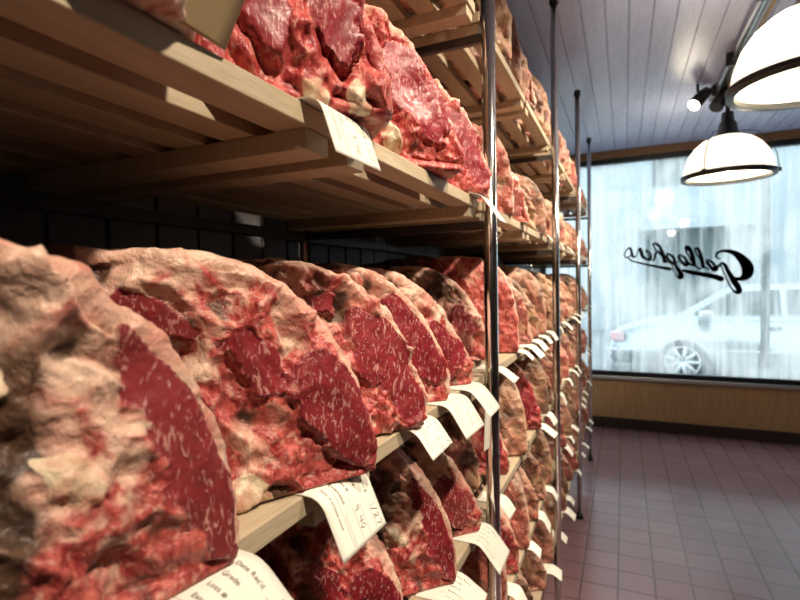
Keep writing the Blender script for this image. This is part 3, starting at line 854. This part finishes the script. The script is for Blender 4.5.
for st in ST:
    P = catmull(st, 7)
    pts = []
    for (px, py, w) in P:
        x, z = on_glass(px, py); s = 4.55 / F_PX
        pts.append((x, z, max(w * s * .62, .0060)))
    for (a, b) in zip(pts, pts[1:]):
        d = Vector((b[0] - a[0], b[1] - a[1]))
        if d.length < 1e-5: continue
        n = Vector((-d.y, d.x)).normalized()
        q = [(a[0] - n.x * a[2], a[1] - n.y * a[2]), (b[0] - n.x * b[2], b[1] - n.y * b[2]), (b[0] + n.x * b[2], b[1] + n.y * b[2]), (a[0] + n.x * a[2], a[1] + n.y * a[2])]
        bm.faces.new([bm.verts.new((u, Y1 + .0285, v)) for u, v in q])
    for (x, z, r) in pts:
        bm.faces.new([bm.verts.new((x + r * math.cos(k * PI / 5), Y1 + .0285, z + r * math.sin(k * PI / 5))) for k in range(10)])
tag(obj('window_lettering', bm, M['black']), 'black script word with underline swash on the fogged window, seen reversed', 'lettering')

# ------------------------------------------------------------------ pendants, spots, conduit
def pendant(x, y, zr, label, bracket):
    Rr = .252; h = .250
    t = tag(empty('pendant_lamp', (x, y, ZC)), label, 'pendant lamp', 'ribbed glass pendant lamps')
    d = zr - ZC
    prof = [(Rr, d), (Rr * .995, d + .03), (Rr * .96, d + .08), (Rr * .87, d + .14), (Rr * .73, d + .19), (Rr * .55, d + .228), (Rr * .38, d + .247), (.085, d + h)]
    bm = bmesh.new(); lathe(bm, prof, 192, .006, 48)
    sh = obj('glass_shade', bm, M['shade'], t)
    md = sh.modifiers.new('s', 'SOLIDIFY'); md.thickness = .006
    bm = bmesh.new()
    lathe(bm, [(Rr - .013, d - .016), (Rr + .014, d - .016), (Rr + .015, d + .010), (Rr + .002, d + .014), (Rr - .013, d + .004), (Rr - .013, d - .016)], 96)
    obj('rim_ring', bm, M['black'], t)
    bm = bmesh.new()
    lathe(bm, [(.0, d + h + .155), (.034, d + h + .155), (.038, d + h + .10), (.050, d + h + .085), (.062, d + h + .02), (.088, d + h + .008), (.088, d + h - .006), (.0, d + h - .006)], 40)
    obj('neck', bm, M['black'], t)
    bm = bmesh.new(); tube(bm, [(0, 0, d + h + .14), (0, 0, -.03)], .014, 14); obj('stem', bm, M['black'], t)
    bm = bmesh.new(); lathe(bm, [(0, 0), (.06, 0), (.055, -.03), (0, -.034)], 32); obj('canopy', bm, M['black'], t)
    bm = bmesh.new(); lathe(bm, [(0, d + .02), (.03, d + .03), (.045, d + .065), (.03, d + .11), (.0, d + .13)], 24); obj('bulb', bm, M['bulb'], t)
    for a in bracket:
        c, s = math.cos(a), math.sin(a)
        bm = bmesh.new()
        tube(bm, [(c * .075, s * .075, d + h + .03), (c * .16, s * .16, d + h + .012), (c * .225, s * .225, d + h - .055), (c * (Rr + .005), s * (Rr + .005), d + .11), (c * (Rr + .018), s * (Rr + .018), d + .012)], .0028, 8)
        w = obj('cage_wire', bm, M['black'], t)
        bm = bmesh.new(); bmesh.ops.create_cube(bm, size=1); bmesh.ops.scale(bm, vec=(.035, .024, .022), verts=bm.verts)
        bmesh.ops.rotate(bm, cent=(0, 0, 0), matrix=Matrix.Rotation(a, 3, 'Z'), verts=bm.verts)
        bmesh.ops.translate(bm, vec=(c * (Rr + .012), s * (Rr + .012), d + .006), verts=bm.verts)
        obj('rim_clip', bm, M['black'], w)
    L = bpy.data.lights.new('bulb_light', 'POINT'); L.energy = 5; L.color = (1, .82, .58); L.shadow_soft_size = .05
    lo = link(bpy.data.objects.new('bulb_light', L)); lo.parent = t; lo.location = (0, 0, d - .03)
    L = bpy.data.lights.new('ceiling_fill', 'POINT'); L.energy = 3.2; L.color = (1, .84, .62); L.shadow_soft_size = .11  # added point light outside the shade, brightens the ceiling
    lo = link(bpy.data.objects.new('ceiling_fill', L)); lo.parent = t; lo.location = (-.20, .08, d + h - .01)
pendant(.615, 3.86, 2.065, 'far lit ribbed-glass pendant lamp hanging before the window', [-2.2, -.15])
pendant(.615, 2.22, 2.085, 'near lit ribbed-glass pendant lamp cropped by the right edge', [1.2])

bm = bmesh.new(); tube(bm, [(.535, .2, 2.555), (.535, 3.80, 2.555)], .020, 16)
cdt = tag(obj('ceiling_conduit', bm, M['chrome']), 'shiny metal conduit running along the boarded ceiling to the far lamp', 'conduit')
for y in (1.2, 2.5, 3.2):
    bm = bmesh.new(); box(bm, .500, .570, y - .012, y + .012, 2.53, 2.60); obj('bracket', bm, M['black'], cdt)
bm = bmesh.new(); tube(bm, [(.585, .2, 2.57), (.585, 3.75, 2.57)], .008, 10)
tag(obj('ceiling_cable', bm, M['cardshade_cable']), 'thin tan cable beside the metal conduit on the ceiling', 'cable')
bm = bmesh.new(); box(bm, .50, .66, 3.68, 3.80, 2.535, 2.60, .006)
tag(obj('junction_box', bm, M['black']), 'black junction box on the ceiling above the far lamp', 'junction box')

def spot(loc, target, label, energy, lit_lens=True, color=(1, .84, .66), size=math.radians(70), real=True):
    loc = Vector(loc); d = (Vector(target) - loc).normalized()
    t = tag(empty('spotlight', loc), label, 'spotlight', 'black ceiling spotlights')
    a = d.orthogonal()
    bm = bmesh.new(); tube(bm, [d * -.10, d * -.06, d * .045], [.03, .036, .04], 24); obj('barrel', bm, M['black'], t)
    bm = bmesh.new(); tube(bm, [d * .0452, d * .047], .036, 24); obj('lens', bm, M['lens'] if lit_lens else M['black'], t)
    bm = bmesh.new(); tube(bm, [d * -.05, (0, 0, .06), (0, 0, ZC - loc.z)], .009, 10); obj('bracket_arm', bm, M['black'], t)
    if energy:
        L = bpy.data.lights.new('spot_beam', 'SPOT'); L.energy = energy; L.color = color; L.spot_size = size; L.spot_blend = .6; L.shadow_soft_size = .035
        lo = link(bpy.data.objects.new('spot_beam', L)); lo.parent = t
        lo.location = d * .07; lo.rotation_euler = d.to_track_quat('-Z', 'Y').to_euler()
    return t
spot((.42, 3.62, 2.50), (-.5, 2.75, 1.35), 'black ceiling spotlight with glowing lens left of the far lamp', 25)
spot((.535, 3.64, 2.48), (-.1, 2.95, 1.35), 'unlit black spotlight barrel directly beside the glowing one', 0, False)
SPW = 96
spot((.52, .02, 2.47), (-.33, .40, 1.25), 'black spotlight out of frame aimed at the nearest loins', SPW, size=math.radians(75))
spot((.52, .85, 2.47), (-.33, 1.05, 1.25), 'black spotlight out of frame aimed past the first post', SPW * .8, size=math.radians(70))
spot((.52, 1.45, 2.47), (-.33, 1.95, 1.2), 'black spotlight out of frame aimed at second bay', SPW * 1.15, size=math.radians(75))
spot((.52, 2.02, 2.47), (-.33, 3.2, 1.2), 'black spotlight out of frame aimed along the far bays', SPW * 1.3, size=math.radians(75))

# ------------------------------------------------------------------ the street outside
GZ = -.15
bm = bmesh.new(); box(bm, -14, 24, Y1 + .2, 30, GZ - .2, GZ); struct('street', bm, M['asphalt'])
def car(x, y):
    t = tag(empty('car', (x, y, GZ)), 'silver car parked outside beyond the fogged window', 'car')
    HW = .88
    lower = [(.02, .28), (0, .45), (.04, .66), (.12, .80), (.55, .93), (.95, 1.0), (3.9, 1.0), (4.5, .97), (4.62, .8), (4.62, .35), (4.5, .26)]
    bm = bmesh.new(); extrude_profile(bm, lower, -HW, HW, lambda a, b, t: (a, t, b))
    bmesh.ops.bevel(bm, geom=[e for e in bm.edges], offset=.05, segments=3, affect='EDGES')
    for f in bm.faces: f.smooth = True
    obj('body', bm, M['carpaint'], t)
    up = [(.88, .98), (1.55, 1.40), (1.75, 1.45), (3.1, 1.46), (3.35, 1.41), (4.0, .98)]
    bm = bmesh.new()
    A = [bm.verts.new((a, -HW + .04 + (b - .98) * .32, b)) for a, b in up]; B = [bm.verts.new((a, HW - .04 - (b - .98) * .32, b)) for a, b in up]
    for i in range(len(up)):
        j = (i + 1) % len(up); bm.faces.new((A[i], A[j], B[j], B[i]))
    bm.faces.new(A[::-1]); bm.faces.new(B); bmesh.ops.recalc_face_normals(bm, faces=bm.faces[:])
    bmesh.ops.bevel(bm, geom=[e for e in bm.edges], offset=.03, segments=2, affect='EDGES')
    obj('cabin', bm, M['carpaint'], t)
    def sidewin(poly):
        bm = bmesh.new()
        def yy(b): return -HW + .04 + (b - .98) * .32 - .008
        o = [bm.verts.new((a, yy(b), b)) for a, b in poly]; i_ = [bm.verts.new((a, yy(b) + .03, b)) for a, b in poly]
        bm.faces.new(o); bm.faces.new(i_[::-1])
        for k in range(len(poly)): bm.faces.new((o[k], i_[k], i_[(k + 1) % len(poly)], o[(k + 1) % len(poly)]))
        bmesh.ops.recalc_face_normals(bm, faces=bm.faces[:]); obj('side_window', bm, M['carglass'], t)
    sidewin([(1.12, 1.03), (1.62, 1.35), (2.2, 1.38), (2.2, 1.03)]); sidewin([(2.27, 1.03), (2.27, 1.38), (3.05, 1.38), (3.2, 1.03)]); sidewin([(3.27, 1.03), (3.13, 1.37), (3.3, 1.34), (3.7, 1.03)])
    bm = bmesh.new(); v = [bm.verts.new(p) for p in ((.99, -.72, 1.04), (1.5, -.62, 1.37), (1.5, .62, 1.37), (.99, .72, 1.04))]
    r = bmesh.ops.extrude_face_region(bm, geom=[bm.faces.new(v)]); bmesh.ops.translate(bm, vec=(-.015, 0, .02), verts=[g for g in r['geom'] if isinstance(g, bmesh.types.BMVert)])
    obj('windscreen', bm, M['carglass'], t)
    for wx in (1.0, 3.65):
        for sy in (-1, 1):
            bm = bmesh.new(); tube(bm, [(wx, sy * (HW - .2), .33), (wx, sy * (HW + .01), .33)], .33, 32); w = obj('wheel', bm, M['tyre'], t)
            bm = bmesh.new(); tube(bm, [(wx, sy * (HW + .005), .33), (wx, sy * (HW + .02), .33)], .07, 16)
            for k in range(9):
                a = 2 * PI * k / 9; tube(bm, [(wx, sy * (HW + .014), .33), (wx + .22 * math.cos(a), sy * (HW + .014), .33 + .22 * math.sin(a))], [.03, .024], 8)
            for k in range(24):
                a, b = 2 * PI * k / 24, 2 * PI * (k + 1) / 24
                tube(bm, [(wx + .225 * math.cos(a), sy * (HW + .012), .33 + .225 * math.sin(a)), (wx + .225 * math.cos(b), sy * (HW + .012), .33 + .225 * math.sin(b))], .016, 6)
            obj('wheel_rim', bm, M['hub'], w)
    bm = bmesh.new(); box(bm, .03, .22, -HW - .012, -HW + .15, .62, .76, .02); obj('head_lamp', bm, M['redlamp'], t)
    bm = bmesh.new(); box(bm, -.05, .70, -HW - .03, -HW + .05, .46, .51, .015); obj('bumper_strip', bm, M['hub'], t)
    bm = bmesh.new(); box(bm, 1.35, 4.3, -HW - .015, -HW + .02, .50, .53, .006); obj('side_moulding', bm, M['hub'], t)
    bm = bmesh.new(); box(bm, 1.2, 1.38, -HW - .14, -HW + .02, .99, 1.09, .03); obj('wing_mirror', bm, M['hub'], t)
    for hx in (2.02, 3.0):
        bm = bmesh.new(); box(bm, hx, hx + .2, -HW - .03, -HW, .86, .90, .01); obj('door_handle', bm, M['hub'], t)
car(-.22, 9.25)
# building across the street
bl = tag(empty('building', (3, 17, GZ)), 'pale building with grey storefronts across the street', 'building')
def bp(name, m, *b):
    bm = bmesh.new(); box(bm, *b); bmesh.ops.translate(bm, vec=(-3, -17, -GZ), verts=bm.verts); return obj(name, bm, m, bl)
bp('facade', M['bldg'], -14, 22, 17, 20, GZ, 9)
for x in (-6.0, .6, 5.6, 11): bp('storefront', M['bldgdark'], x, x + 2.6, 16.85, 17.02, GZ, 2.85)
for x in (-6.0, .6, 5.6, 11):
    bp('awning', M['bldg'], x - .2, x + 2.8, 16.3, 17.0, 2.85, 3.0)
    for q in (0.2, 1.9): bp('upper_window', M['bldgdark'], x + q, x + q + 1.2, 16.95, 17.02, 4.2, 6.2)
bm = bmesh.new(); tube(bm, [(1.49, 7.0, GZ), (1.49, 7.0, 5.5)], .045, 16); tube(bm, [(1.49, 7.0, GZ), (1.49, 7.0, .35)], .08, 16)
tag(obj('street_pole', bm, M['bldgdark']), 'dark street pole standing on the pavement outside the window', 'pole')

# ------------------------------------------------------------------ daylight
w = bpy.data.worlds.new('overcast'); S.world = w; w.use_nodes = True
bg = w.node_tree.nodes['Background']; bg.inputs['Color'].default_value = (.76, .89, 1.0, 1); bg.inputs['Strength'].default_value = 3.6

S.view_settings.view_transform = 'Standard'; S.view_settings.look = 'None'
S.view_settings.gamma = 1; S.view_settings.use_curve_mapping = False
S.view_settings.exposure = 0.0
S.cycles.use_denoising = True
S.cycles.max_bounces = 8; S.cycles.diffuse_bounces = 3; S.cycles.transparent_max_bounces = 12
